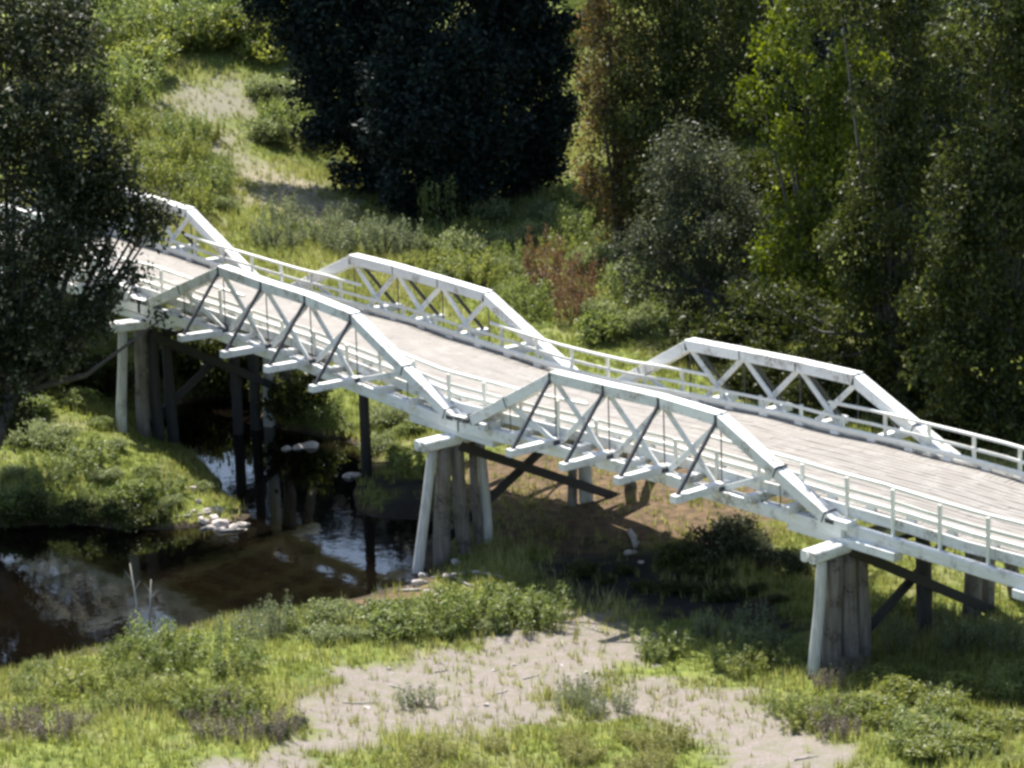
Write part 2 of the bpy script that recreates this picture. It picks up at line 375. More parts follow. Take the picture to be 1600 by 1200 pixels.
# kerbs on blocks, railing with posts
for y, sg in ((.55, 1), (W-.55, -1)):
    mb = MB()
    for a in np.arange(-2*S, XEND, 3.05): mb.beam(Q(a+.01, y, .99), Q(a+3.04, y, .99), .17, .17)
    kb = mb.build('kerb', M['rail'], deck)
    for a in np.arange(-2*S+.7, XEND, 1.9): MB().beam(Q(a-.2, y, .825), Q(a+.2, y, .825), .16, .15).build('kerb_block', M['white'], deck)
def inside(x):
    return any(sp*S+E+.6 < x < sp*S+S-E-.6 for sp in (-2, -1, 0))
for y, oy in ((.38, -.12), (W-.38, .12)):
    mb = MB()
    for a in np.arange(-2*S, XEND, 2.2):
        if not inside(a+1.1): mb.beam(Q(a+.005, y, 1.87), Q(a+2.195, y, 1.87), .13, .10)
        mb.beam(Q(a+.005, y, 1.36), Q(a+2.195, y, 1.36), .05, .12)
    r = mb.build('railing', M['rail'], bridge)
    yo = .27 if y < 1 else W-.27
    for a in np.arange(-2*S+.6, XEND, 2.2):
        MB().beam(Q(a, yo, -.12 if a > S else .42), Q(a, yo, 1.42 if inside(a) else 1.83), .13, .11, up=(0, 1, 0)).build('post', M['rail'], r)
# approach span girders
for y in (.15, 2.2, W-2.2, W-.15):
    MB().beam(Q(S-.6, y, .02), Q(XEND, y, .02), .32, .44, bev=.03).build('approach_girder', M['girder'], bridge)
# piers
def pier(X, piles, ztop=-.62, braces=True, mats=None):
    mb = MB()
    for dx in (-.2, .2): mb.beam(Q(X+dx, -1.75, ztop+.06), Q(X+dx, W+1.75, ztop+.06), .3, .40, bev=.05)
    for y in (0, W): mb.beam(Q(X-2.6, y, -.36), Q(X+2.6, y, -.36), .42, .30)
    pr = mb.build('pier', M['girder'], bridge)
    for k, (yt, yb, dxb, r, mt) in enumerate(piles):
        g = gz(X+dxb, yb)-.4; top = Q(X, yt, ztop-.06)
        pts = []; rad = []
        for s in np.linspace(0, 1, 9):
            pts.append((top[0]+dxb*s+.03*math.sin(s*5+k), top[1]+(yb-yt)*s+.03*math.cos(s*4+k), top[2]+(g-top[2])*s)); rad.append(1.22*r*(.86+.22*s+.03*math.sin(s*9+k)))
        MB().tube(pts, rad, 12, .04).build('pile', M[mt], pr, True)
    if braces:
        zt, zb = ztop+zo(X, 3)-.15, -5.3
        for sgn, ya, yb in ((1, 0, W+1.6), (-1, W+.3, -.6)):
            MB().beam((X+sgn*.36, ya, zt), (X+sgn*.36, yb, zb), .14, .36).build('cross_brace', M['dark'], pr)
        MB().beam((X-.34, -1.1, zt-.35), (X-.34, W+1.1, zt-.35), .12, .26).build('waler', M['dark'], pr)
    return pr
pier(0, [(-1.15, -2.1, 0, .17, 'pilew'), (-.55, -.9, 0, .27, 'pile'), (.1, .15, .15, .24, 'pile'), (.9, .95, 0, .15, 'pile'), (1.3, 1.45, 0, .17, 'pilew'), (5.9, 5.9, 0, .16, 'pile'), (6.5, 6.6, .1, .22, 'pilew'), (7.9, 9.2, 0, .2, 'pile'), (8.6, 10.3, 0, .18, 'pile')])
pier(S, [(-1.1, -1.5, 0, .17, 'pilew'), (-.5, -.6, 0, .27, 'pile'), (.15, .1, .15, .27, 'pile'), (.8, .8, 0, .26, 'pile'), (3.9, 3.9, 0, .24, 'dark'), (6.4, 6.4, 0, .27, 'pile'), (7.1, 7.2, 0, .24, 'pile'), (8.0, 8.8, 0, .2, 'pile')])
pier(-S, [(-1.2, -1.5, 0, .19, 'pilew'), (-.3, -.35, 0, .24, 'pile'), (.35, .3, .1, .22, 'dark'), (1.1, 1.1, 0, .2, 'dark'), (4.6, 4.6, 0, .2, 'dark'), (5.6, 5.6, 0, .2, 'dark'), (6.4, 6.4, 0, .22, 'pilew'), (7.2, 7.4, 0, .24, 'pile'), (8.1, 9.3, 0, .2, 'pile')])
pier(-2*S, [(-1.0, -1.2, 0, .2, 'pile'), (1, 1, 0, .2, 'pile'), (W-1, W-1, 0, .2, 'pile'), (W+1, W+1.2, 0, .2, 'pile')], braces=False)
pier(S+10.6, [(-1.0, -1.4, 0, .22, 'pile'), (0, 0, 0, .24, 'pile'), (3.4, 3.4, 0, .22, 'pile'), (W, W, 0, .22, 'pile'), (W+1, W+1.5, 0, .2, 'pile')])
mb = MB(); g, _ = gp(574, 748)
mb.tube([(g[0], g[1], .25), (g[0], g[1], -3), (g[0], g[1], g[2]-.3)], [.2, .22, .24], 12, .03)
tag(mb.build('prop_post', M['dark'], bridge, True))['label'] = 'single dark round post propping the middle of the left span'

# road from the far bridge end
m, nt, out = nodes('road_gravel'); pos = geo(nt)
p = N(nt, 'ShaderNodeBsdfPrincipled', Roughness=.95)
nt.links.new(mix(nt, noise(nt, 5, 6, pos), (.30, .27, .23), (.46, .43, .38)), p.inputs['Base Color']); nt.links.new(p.outputs[0], out.inputs[0])
V = []; ys = np.linspace(.5, W-.5, 12); xs = np.linspace(-75, -2*S-.05, 40)
for x in xs:
    for y in ys: V.append((x, y, max(gz(x, y)+.06, .72+zo(x, y)-.012*abs(x+2*S))))
V = np.array(V); ii = np.arange(len(V)).reshape(40, 12)
Fr = np.c_[ii[:-1, :-1].ravel(), ii[1:, :-1].ravel(), ii[1:, 1:].ravel(), ii[:-1, 1:].ravel()]
tag(link('road', mesh_np('road', V, Fr), m), kind='structure')

# ------------------------------------------------------------------ foliage
def leaves(centres, size, ncl, spread, droop=1.0, aspect=2.2, tvar=.25, seed=0, flat=0):
    """leaf clumps: centres (k,3); returns V,F,tint"""
    r = np.random.default_rng(seed); k = len(centres); n = k*ncl
    ct = np.repeat(r.random(k), ncl)
    off = r.normal(0, 1, (n, 3))*np.array([spread, spread, spread*droop])
    P = np.repeat(centres, ncl, 0)+off
    a = r.normal(0, 1, (n, 3)); 
    if droop > 1.1: a[:, 2] -= .9
    if flat: a[:, 2] *= flat
    a /= np.linalg.norm(a, axis=1)[:, None]
    b = np.cross(a, r.normal(0, 1, (n, 3))); b /= np.linalg.norm(b, axis=1)[:, None]+1e-9
    s = size*r.uniform(.6, 1.35, n)[:, None]
    V = np.stack([P-a*s*.5, P+b*s*.5/aspect, P+a*s*.5, P-b*s*.5/aspect], 1).reshape(-1, 3)
    F = np.arange(n*4).reshape(n, 4)
    t = np.clip(.08+ct*.68+r.normal(0, tvar, n)*.38+(r.random(n) > .97)*.3, 0, 1)  # a few stray leaves tinted paler as painted highlights
    return V, F, np.repeat(t, 4)
def shell(c, rx, rz, n, r):
    d = r.normal(0, 1, (n, 3)); d /= np.linalg.norm(d, axis=1)[:, None]
    rr = r.random(n)**.45; return c+d*rr[:, None]*np.array([rx, rx, rz])
def tree(name, label, cat, base, lobes, leaf, size=.22, dens=15, ncl=20, droop=1, seed=1, group=None, trunk_r=.28, spread=.24, barkm='bark', flat=0):
    """base pixel -> ground point; lobes (px,py,radius px,depth offset m): each becomes a clump of foliage at its own place in the air"""
    b, t0 = gp(*base); dep = (b-CAM)@FWD; s = dep/FPX
    r = np.random.default_rng(seed); e = empty(name, tuple(b)); cents = []; lc = []
    for (px, py, rp, dd) in lobes:
        c = atd(px, py, dep+dd); R = rp*s; lc.append((c, R))
        n = int(dens*R*R*2)+4
        sub = [shell(c, R, R*.85, n//2, r)]
        for q in range(5):                     # uneven outline: satellites round each lobe
            d = r.normal(0, 1, 3); d /= np.linalg.norm(d); sub.append(shell(c+d*R*.8, R*.45, R*.38, n//9, r))
        cents.append(np.concatenate(sub))
    cents = np.concatenate(cents); cents = cents[cents[:, 2] > height(cents[:, 0], cents[:, 1])+.15]
    V, F, t = leaves(cents, size, ncl, spread, droop, seed=seed, flat=flat)
    V -= b; me = mesh_np('crown', V, F, t); link('crown', me, L[leaf], e)
    mb = MB(); top = np.mean([c for c, R in lc], 0); fork = b*.55+top*.45; fork[2] = min(fork[2], b[2]+4)
    mb.tube([b-b+(0, 0, -.3), (fork-b)*.5+np.array([.1, .1, 0]), fork-b], [trunk_r*1.25, trunk_r, trunk_r*.85], 9, .05)
    for c, R in lc:
        mid = (fork+c)/2+np.array([0, 0, -.1*np.linalg.norm(c-fork)]); mb.tube([fork-b, mid-b, c-b], [trunk_r*.5, trunk_r*.3, trunk_r*.1], 6)
    mb.build('trunk', M[barkm], e, True)
    return tag(e, label, cat, group)

tree('gum_tree', 'big dark leafy tree at the left edge whose speckled boughs hang over the bridge end', 'tree', (-50, 770),
 [(0,60,95,0),(80,110,80,0),(20,220,105,-1),(100,245,72,-1),(150,300,48,-1.5),(40,350,95,-2),(125,385,60,-2),(10,470,90,-1.5),(85,500,62,-2),(200,345,36,-1.5),(165,455,32,-2.5),(205,298,42,-1.5),(250,322,26,-2),(225,340,28,-2.2),(150,290,50,-1),(120,330,55,-1.5),(215,430,22,-2.5),(235,365,18,-3),(250,500,12,-3),(150,500,30,-2.5),
  (110,20,55,1),(30,560,52,-1),(140,180,44,0),(0,640,45,0),(50,560,50,-.5),(-60,150,120,0),(-60,330,130,0),(-50,520,100,0),(100,550,32,-1.5),(-30,620,60,0)], 'gum', size=.26, dens=16, seed=3, trunk_r=.35)
tree('bushy_tree', 'olive leafed tree rising behind the big speckled tree in the top left corner', 'tree', (90, 420),
 [(60,20,80,0),(130,60,55,0),(140,-40,70,0),(20,130,90,0),(130,160,50,0),(170,230,45,0),(100,300,70,0),(30,-60,100,0)], 'olive', size=.26, dens=11, seed=4)
# dark trees in the centre
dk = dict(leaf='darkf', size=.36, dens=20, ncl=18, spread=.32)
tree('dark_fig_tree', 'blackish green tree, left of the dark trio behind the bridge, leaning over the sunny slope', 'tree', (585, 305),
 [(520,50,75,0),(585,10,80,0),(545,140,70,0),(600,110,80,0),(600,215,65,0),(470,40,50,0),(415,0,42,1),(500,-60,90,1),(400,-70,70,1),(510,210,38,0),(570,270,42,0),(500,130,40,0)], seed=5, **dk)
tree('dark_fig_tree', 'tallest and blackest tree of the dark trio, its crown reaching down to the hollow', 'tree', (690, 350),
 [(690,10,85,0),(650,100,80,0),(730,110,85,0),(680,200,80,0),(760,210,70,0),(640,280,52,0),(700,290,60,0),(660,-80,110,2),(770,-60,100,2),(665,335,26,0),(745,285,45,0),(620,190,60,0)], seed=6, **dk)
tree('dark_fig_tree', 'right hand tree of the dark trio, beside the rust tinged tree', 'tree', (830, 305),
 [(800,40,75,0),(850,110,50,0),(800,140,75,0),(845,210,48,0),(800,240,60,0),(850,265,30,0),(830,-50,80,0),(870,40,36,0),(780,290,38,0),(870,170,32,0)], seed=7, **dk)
tree('she_oak', 'slender olive tree with a rust tinged left edge behind the gap between the trusses', 'tree', (965, 420),
 [(950,50,50,0),(935,130,42,0),(945,210,48,0),(925,270,28,0),(955,300,40,0),(1010,330,40,0),(950,-40,60,0),(980,180,60,1),(975,80,60,1),(965,350,35,0),(1000,260,50,1)], 'rust', size=.24, dens=16, droop=1.5, seed=8)
tree('she_oak', 'tall drooping olive tree behind the grey green tree near the top middle right', 'tree', (1040, 430),
 [(1030,20,75,0),(1010,110,65,0),(1080,90,60,0),(1010,200,60,0),(1060,180,60,0),(1010,280,45,0),(1130,60,70,0),(1060,-70,90,0),(1150,-30,80,0),(1140,150,60,0),(1060,260,60,1),(1100,200,60,1),(1020,370,40,1)], 'olive', size=.24, dens=16, droop=1.25, seed=9)
tree('round_tree', 'grey green rounded tree behind the far truss of the right span', 'tree', (1120, 520),
 [(1090,240,55,0),(1055,310,58,0),(1130,300,60,0),(1095,385,60,0),(1160,410,42,0),(1035,390,42,0),(1165,340,40,0),(1110,450,40,0),(1040,250,40,0),(1000,370,42,0),(1000,440,36,0),(1060,460,42,0),(1150,480,42,0),(1080,320,60,0),(1120,360,60,-1)], 'grey', size=.22, dens=14, seed=10)
tree('yellow_green_tree', 'yellow green tree with tiered hanging boughs between grey green tree and dark trees', 'tree', (1270, 570),
 [(1275,140,50,0),(1230,215,42,0),(1315,190,42,0),(1285,265,42,0),(1240,335,44,0),(1310,345,46,0),(1200,395,38,0),(1270,400,42,0),(1225,80,50,1),(1255,0,60,1),(1335,90,45,1),(1190,150,40,1),(1250,450,50,1),(1320,470,50,1),(1270,310,60,1),(1290,220,60,1)], 'lime', size=.28, dens=14, droop=1.25, seed=11)
tree('tall_dark_tree', 'tall dark green tree standing directly right of the yellow green tree', 'tree', (1410, 655),
 [(1400,50,75,0),(1380,160,60,0),(1440,250,72,0),(1390,350,62,0),(1445,450,75,0),(1400,545,58,0),(1340,510,50,1),(1240,480,45,2),(1180,470,34,2),(1470,150,70,0),(1440,-50,90,0),(1350,440,45,1),(1310,-20,70,1),(1420,620,40,0),(1330,590,38,1),(1370,580,50,1),(1450,560,60,1),(1340,380,60,1),(1400,440,70,1),(1380,250,70,1),(1290,560,40,1)], 'olive', size=.26, dens=15, droop=1.2, seed=12)
tree('tall_dark_tree', 'dense dark tree filling the right edge behind the approach span railing', 'tree', (1570, 700),
 [(1545,60,85,0),(1600,170,80,0),(1530,260,72,0),(1600,350,85,0),(1530,440,72,0),(1600,530,80,0),(1530,570,55,0),(1580,-50,90,0),(1460,560,45,0),(1560,640,45,0),(1660,100,90,0),(1670,300,90,0),(1660,480,90,0),(1640,620,60,0),(1500,640,50,0),(1480,480,60,0),(1490,360,60,0),(1590,620,60,0)], 'olive', size=.28, dens=15, droop=1.25, seed=13)
tree('small_tree', 'small fresh green tree close behind the right span near its top chord', 'tree', (1300, 620),
 [(1290,530,36,0),(1270,570,30,0),(1325,575,30,0),(1300,495,24,0)], 'olive', size=.2, dens=22, seed=14, trunk_r=.1)
# deeper trees that close the view behind
for k, (bx, by, lf, lab, lo) in enumerate([
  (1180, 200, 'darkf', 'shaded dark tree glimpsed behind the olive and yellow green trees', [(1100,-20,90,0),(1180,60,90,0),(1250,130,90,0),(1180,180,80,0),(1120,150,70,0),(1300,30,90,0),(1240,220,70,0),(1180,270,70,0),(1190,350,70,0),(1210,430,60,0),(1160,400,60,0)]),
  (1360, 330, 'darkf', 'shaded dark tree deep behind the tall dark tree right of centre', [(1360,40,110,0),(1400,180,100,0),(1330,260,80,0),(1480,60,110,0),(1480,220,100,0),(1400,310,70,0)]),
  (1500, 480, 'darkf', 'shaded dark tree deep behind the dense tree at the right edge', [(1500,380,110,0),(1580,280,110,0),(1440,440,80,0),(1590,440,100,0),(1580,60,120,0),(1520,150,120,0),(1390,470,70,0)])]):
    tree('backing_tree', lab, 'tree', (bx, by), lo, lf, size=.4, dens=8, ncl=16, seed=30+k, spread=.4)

# shrubs: one mesh per kind, copied
def shrub_proto(kind, leaf, n, size, upright=0, seed=1, hh=.6):
    r = np.random.default_rng(seed); cents = []
    if upright:
        for i in range(n):
            a = r.random()*6.28; q = r.random()**.6; h = r.uniform(.5, 1)*hh*2.2; lean = r.uniform(0, .35)
            for s in np.linspace(.15, 1, 7): cents.append([math.cos(a)*(q*.8+lean*s), math.sin(a)*(q*.8+lean*s), h*s])
        V, F, t = leaves(np.array(cents), size, 9, .055, 1.5, 3, seed=seed)
    else:
        for i in range(n):
            a = r.random()*6.28; q = .62*r.random()**.5; R = r.uniform(.22, .42); c = np.array([math.cos(a)*q, math.sin(a)*q, hh*r.uniform(.3, 1)*(1-.5*q)])
            cents.append(shell(c, R, R*.8, 26, r))
        cents = np.concatenate(cents); cents = cents[cents[:, 2] > .02]
        V, F, t = leaves(cents, size, 9, .07, 1, 2, seed=seed)
    V[:, 2] = np.maximum(V[:, 2], .0)
    crown = mesh_np('foliage', V, F, t); crown.materials.append(L[leaf])
    mb = MB()
    for i in range(6):
        a = i*1.05+.3; mb.tube([(0, 0, -.15), (.12*math.cos(a), .12*math.sin(a), hh*.4), (.35*math.cos(a), .35*math.sin(a), hh*.95)], [.035, .025, .01], 5)
    st = mb.build('stem', M['bark'], None); me = st.data; bpy.data.objects.remove(st)
    return crown, me
L['lightg'] = leafmat('pale_green_foliage', (.11, .13, .05), (.25, .28, .12), (.40, .42, .24), trans=.45)
PR = {}
def shrub(px, py, wid, kind, label, cat, group, hs=1.0, name=None):
    """wid = width in metres"""
    if kind not in PR:
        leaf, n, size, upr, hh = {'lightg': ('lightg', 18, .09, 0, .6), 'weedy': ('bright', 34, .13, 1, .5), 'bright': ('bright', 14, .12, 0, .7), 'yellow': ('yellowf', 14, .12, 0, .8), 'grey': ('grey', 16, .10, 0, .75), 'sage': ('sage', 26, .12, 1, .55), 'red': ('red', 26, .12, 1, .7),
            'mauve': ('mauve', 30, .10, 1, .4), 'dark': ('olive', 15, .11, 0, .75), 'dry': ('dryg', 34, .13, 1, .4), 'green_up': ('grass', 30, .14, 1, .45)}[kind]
        PR[kind] = [shrub_proto(kind, leaf, n, size, upr, sd, hh) for sd in (3, 8, 15)]
    cm, sm = random.choice(PR[kind]); b, _ = gp(px, py)
    if b[2] < WATER: return None
    e = empty(name or {'sage': 'tall_weed', 'red': 'russet_shrub', 'mauve': 'dry_shrub', 'dry': 'dry_grass_clump', 'green_up': 'grass_clump'}.get(kind, 'shrub'), tuple(b))
    e.rotation_euler[2] = random.random()*6.28; e.scale = (wid/2, wid/2*random.uniform(.85, 1.15), wid/2*hs*random.uniform(.9, 1.15))
    for nm, me in (('foliage', cm), ('stem', sm)):
        o = bpy.data.objects.new(nm, me); col.objects.link(o); o.parent = e
    return tag(e, label, cat, group)
MIX = {'pale': ['lightg', 'lightg', 'green_up', 'weedy'], 'bright': ['bright', 'bright', 'lightg', 'weedy'], 'yellow': ['yellow', 'yellow', 'weedy'], 'green_up': ['green_up', 'weedy']}
def zone(pts, kind, wid, label, cat, group, hs=1.0, jit=.38):
    for (x, y) in pts: shrub(x+random.uniform(-8, 8), y+random.uniform(-5, 5), wid*random.uniform(1-jit, 1+jit), random.choice(MIX.get(kind, [kind])), label, cat, group, hs)
def scatter(x0, y0, x1, y1, n):
    return [(random.uniform(x0, x1), random.uniform(y0, y1)) for _ in range(n)]
# slope behind the bridge
zone([(690,385),(735,375),(780,395),(720,410),(830,380),(800,420),(880,360),(660,400),(700,430),(760,350),(870,400),(690,355),(850,340),(790,440),(730,445)], 'pale', 3.0, 'light green shrub on the slope just right of the dark hollow', 'shrub', 'light shrubs right of the hollow', 1.2)
zone([(930,420),(960,390),(990,450),(1010,410),(930,350),(980,480),(950,330),(1030,460),(905,385),(940,500),(1000,380),(890,330),(1040,420)], 'pale', 3.0, 'leafy light shrub below the rust tinged tree', 'shrub', 'shrubs below the rust tinged tree', 1.2)
zone([(870,470),(905,480),(885,510),(850,455)], 'red', 2.6, 'reddish brown shrub standing above the middle railing', 'shrub', 'reddish shrubs above the railing', 1.3)
zone([(985,520),(1030,530),(1080,535),(1060,505),(1115,520),(1010,500),(950,530),(1140,550)], 'bright', 2.6, 'bright green shrub just above the left end of the far right truss', 'shrub', 'bright shrubs above the right truss', .9)
zone([(450,350),(500,375),(550,385),(600,395),(640,405),(575,370),(520,350),(470,380),(620,380),(430,385),(520,390)], 'sage', 2.3, 'scrubby olive weed behind the railing left of the middle truss', 'weed', 'weeds behind the left railing', 1.1)
zone([(700,450),(750,460),(800,480),(660,430),(830,490),(930,500),(770,440)], 'pale', 2.3, 'pale weedy clump right behind the middle far truss', 'weed', 'clumps behind the middle truss', 1.1)
zone([(460,220),(500,235),(480,190),(520,260),(440,200),(430,150),(460,160),(425,215)], 'pale', 2.8, 'leafy pale green shrub beside the foot of the leftmost dark tree', 'shrub', 'shrubs left of the dark trees', 1.0)
zone([(290,300),(330,310),(260,290),(350,330),(310,330)], 'pale', 2.8, 'pale green shrub just above the top left end of the bridge', 'shrub', 'shrubs above the bridge end', 1.0)
zone([(220,110),(270,80),(330,60),(390,70),(240,40),(200,160),(300,20),(370,30),(180,70),(420,90),(190,10),(220,120),(310,75),(250,70),(330,-10),(270,-10),(400,50),(215,60)], 'yellow', 4.2, 'yellow green bushy shrub on the sunny slope at the top left', 'shrub', 'yellow green shrubs at the top left', 1.0)
zone([(240,240),(290,230),(330,220),(270,260),(350,270),(210,210),(320,250),(260,210),(300,220),(340,290),(240,270)], 'green_up', 2.6, 'yellowish grass clump on the slope under the gravel patch', 'weed', 'straw clumps under the gravel patch', 1.0)
zone([(895,60),(910,20),(890,5),(925,35)], 'yellow', 2.4, 'sunlit bright shrub glimpsed between dark trees and rust tinged tree', 'shrub', 'sunlit shrubs in the tree gap', 1.0)
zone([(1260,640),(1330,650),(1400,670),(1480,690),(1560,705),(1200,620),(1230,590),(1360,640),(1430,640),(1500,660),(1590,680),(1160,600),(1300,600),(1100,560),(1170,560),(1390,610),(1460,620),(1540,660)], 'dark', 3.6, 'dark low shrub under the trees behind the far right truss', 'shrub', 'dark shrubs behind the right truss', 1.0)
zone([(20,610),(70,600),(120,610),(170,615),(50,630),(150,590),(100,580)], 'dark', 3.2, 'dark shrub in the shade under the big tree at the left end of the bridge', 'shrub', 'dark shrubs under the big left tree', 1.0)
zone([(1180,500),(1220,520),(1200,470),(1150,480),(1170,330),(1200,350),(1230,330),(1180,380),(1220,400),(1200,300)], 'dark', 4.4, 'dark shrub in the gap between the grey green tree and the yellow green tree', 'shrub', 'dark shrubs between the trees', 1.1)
# under and beyond the bridge
zone([(600,660),(640,680),(620,720),(660,740),(520,700),(500,660),(650,650),(590,700),(540,680)], 'bright', 2.2, 'bright green shrub on the bank seen beneath the left span', 'shrub', 'shrubs seen beneath the left span', .8)
zone([(1120,880),(1170,870),(1210,880),(1150,850),(1235,890)], 'grey', 2.3, 'rounded grey green bush half in shade beneath the right span', 'shrub', 'bushes beneath the right span', 1.0)
zone([(1060,880),(1090,900),(1130,905)], 'dark', 1.8, 'dark green bush in the shade left of the grey bushes beneath the right span', 'shrub', 'dark bushes beneath the right span', .8)
zone([(1110,1000),(1150,1010),(1190,1020),(1230,1010),(1170,985),(1090,985)], 'sage', 1.3, 'pale upright weed in front of the shade left of the right pier', 'weed', 'weeds left of the right pier', 1.1)
zone([(1390,985),(1430,1000),(1470,985),(1510,1010),(1550,1000),(1580,1020),(1410,1020),(1490,1020)], 'sage', 1.4, 'pale upright weed growing right of the right pier', 'weed', 'weeds right of the right pier', 1.1)
zone([(1440,960),(1400,955),(1370,975),(1480,965)], 'bright', 1.4, 'leafy green shrub under the cross brace of the right pier', 'shrub', 'shrubs under the right pier brace', .7)
zone([(310,600),(350,610),(390,625),(430,640),(470,650),(330,580),(370,590),(410,605),(450,620)], 'dark', 4.2, 'tall dark shrub added behind the left span to block sky reflection in the creek', 'shrub', 'dark shrubs added to block sky reflection', 1.3)  # added so their dark mass keeps the sky out of the creek's reflection
zone([(900,900),(940,910),(980,900),(1010,915),(1050,930),(1090,930),(1130,940),(1180,930),(1210,940)], 'dark', 1.6, 'low dark shrub added to deepen the bridge shade right of the middle pier', 'shrub', 'low dark shrubs added to deepen the bridge shade', .6)  # dark foliage added to blacken the shaded ground
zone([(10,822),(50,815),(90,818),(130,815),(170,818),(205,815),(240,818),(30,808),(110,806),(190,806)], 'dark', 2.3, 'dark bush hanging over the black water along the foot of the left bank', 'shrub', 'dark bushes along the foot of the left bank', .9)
# left bank
zone([(60,650),(110,640),(150,670),(90,700),(40,690),(180,700),(130,720),(20,740),(80,750),(170,750),(230,740),(250,770),(60,785),(140,785),(210,785),(270,790),(20,790),(310,770)], 'bright', 2.1, 'bushy green shrub on the bright left bank below the big tree', 'shrub', 'shrubs on the left bank', .7)
# foreground creek edge
zone([(500,1000),(560,995),(620,990),(680,985),(740,975),(800,970),(840,950),(780,940),(720,950),(650,960),(590,970),(530,975),(700,1000),(830,985),(470,985),(850,960),(760,990)], 'bright', 2.6, 'dense green bush in the row along the near bank before the middle pier', 'shrub', 'bushes on the near bank', .75)
zone([(400,985),(420,1000),(380,1010),(440,990)], 'sage', 1.4, 'grey green feathery weed at the water edge left of the bush row', 'weed', 'feathery weeds at the water edge', 1.2)
zone(scatter(20,1060,440,1130,16)+scatter(180,1010,380,1050,7), 'green_up', 1.9, 'leafy grass clump on the near bank at the lower left', 'grass clump', 'clumps on the lower left bank', .8)
zone([(330,1150),(380,1160),(430,1155),(350,1120),(30,1140),(80,1150),(120,1130),(300,1130)], 'mauve', 1.5, 'dry brownish shrub among the grass at the lower left', 'shrub', 'dry shrubs at the lower left', 1.0)
zone([(430,1150),(460,1140)], 'grey', 1.1, 'small dark green shrub beside the sandy patch at the lower left', 'shrub', 'dark shrubs beside the sand', .8)
zone([(890,1110),(930,1120),(970,1110),(900,1090),(660,1110)], 'sage', 1.2, 'grey green weed growing on the sandy patch', 'weed', 'weeds on the sand', .9)
zone(scatter(620,1165,1080,1215,16), 'dry', 1.2, 'straw coloured grass clump in front of the sandy patch at the bottom', 'grass clump', 'straw clumps at the bottom', 1.0)
zone(scatter(1010,1020,1260,1060,9)+scatter(1230,1090,1330,1150,5), 'green_up', 1.7, 'lime green grass clump between the sandy track and the right pier', 'grass clump', 'lime clumps before the right pier', .8)
zone([(1300,1080),(1320,1110),(1290,1130),(1330,1060),(1310,1150)], 'mauve', 1.3, 'pinkish brown dry weed below the right pier', 'weed', 'dry weeds below the right pier', 1.1)
zone(scatter(1350,1060,1600,1190,24), 'yellow', 2.0, 'lime green leafy shrub in the lower right corner', 'shrub', 'lime shrubs in the lower right corner', .6)

# grass: uncountable
def grass(name, label, leaf, n, hmin, hmax, width, accept, seed):
    r = np.random.default_rng(seed)
    x = r.uniform(-78, 42, n*5); y = r.uniform(-34, 80, n*5)
    # keep to the wedge of ground the photo can see, with a margin to step aside
    d = np.c_[x, y, np.full(len(x), -4.)]-CAM; dep = d@FWD; u = (d@RGT)/dep*FPX
    keep = (abs(u) < 980) & (dep > 95)
    vv = -(d@UPV)/dep*FPX; keep &= vv < 760
    x, y = x[keep], y[keep]; z = height(x, y); k2 = (z > WATER+.06) & accept(x, y, z, r)
    x, y, z = x[k2][:n], y[k2][:n], z[k2][:n]; n = len(x); nb = 6
    big = .5+.5*np.sin(x*.55+2*np.sin(y*.3))*np.sin(y*.6+1.5*np.sin(x*.4+1))
    X = np.repeat(x, nb)+r.normal(0, .07, n*nb); Y = np.repeat(y, nb)+r.normal(0, .07, n*nb); Z0 = np.repeat(z, nb)-.03
    h = r.uniform(hmin, hmax, n*nb)*(.55+.8*np.repeat(big, nb)); a = r.random(n*nb)*6.283; ln = r.uniform(.1, .55, n*nb)*h
    w = width*r.uniform(.6, 1.4, n*nb); ax, ay = np.cos(a), np.sin(a)
    b0 = np.c_[X-ay*w, Y+ax*w, Z0]; b1 = np.c_[X+ay*w, Y-ax*w, Z0]; tp = np.c_[X+ax*ln, Y+ay*ln, Z0+h]
    V = np.stack([b0, b1, tp], 1).reshape(-1, 3); F = np.arange(n*nb*3).reshape(-1, 3)
    t = np.clip(np.repeat(.15+.6*big, nb)+r.normal(0, .2, n*nb), 0, 1)
    o = link(name, mesh_np(name, V, F, np.repeat(t, 3)), L[leaf]); tag(o, label, 'grass', kind='stuff'); return n
def bare(x, y): return np.clip(cover(x, y, SAND, .4, 3)+.85*cover(x, y, GRAV, .8, 3)+.7*cover(x, y, DRY, .8, 3)+.8*cover(x, y, BROWN, .6, 3)+cover(x, y, SHADE_GROUND, .5, 3), 0, 1)
def offroad(x, y): return ~((x < -2*S) & (y > .2) & (y < W-.2))
patch = lambda x, y: .5+.5*np.sin(x*.31+1.4*np.sin(y*.23))*np.cos(y*.27+1.1*np.sin(x*.19))
grass('grass', 'green grass covering both banks and the slopes behind the bridge', 'grass', 78000, .14, .50, .022, lambda x, y, z, r: (bare(x, y) < r.random(len(x))*1.02+.1*(patch(x*2, y*2) > .55)) & offroad(x, y), 21)
grass('dry_grass', 'straw coloured dry grass mixed among the green on the banks and slopes', 'dryg', 36000, .18, .5, .018, lambda x, y, z, r: (bare(x, y) < .35+r.random(len(x))) & offroad(x, y) & (patch(x, y) > .35+.4*r.random(len(x))), 22)

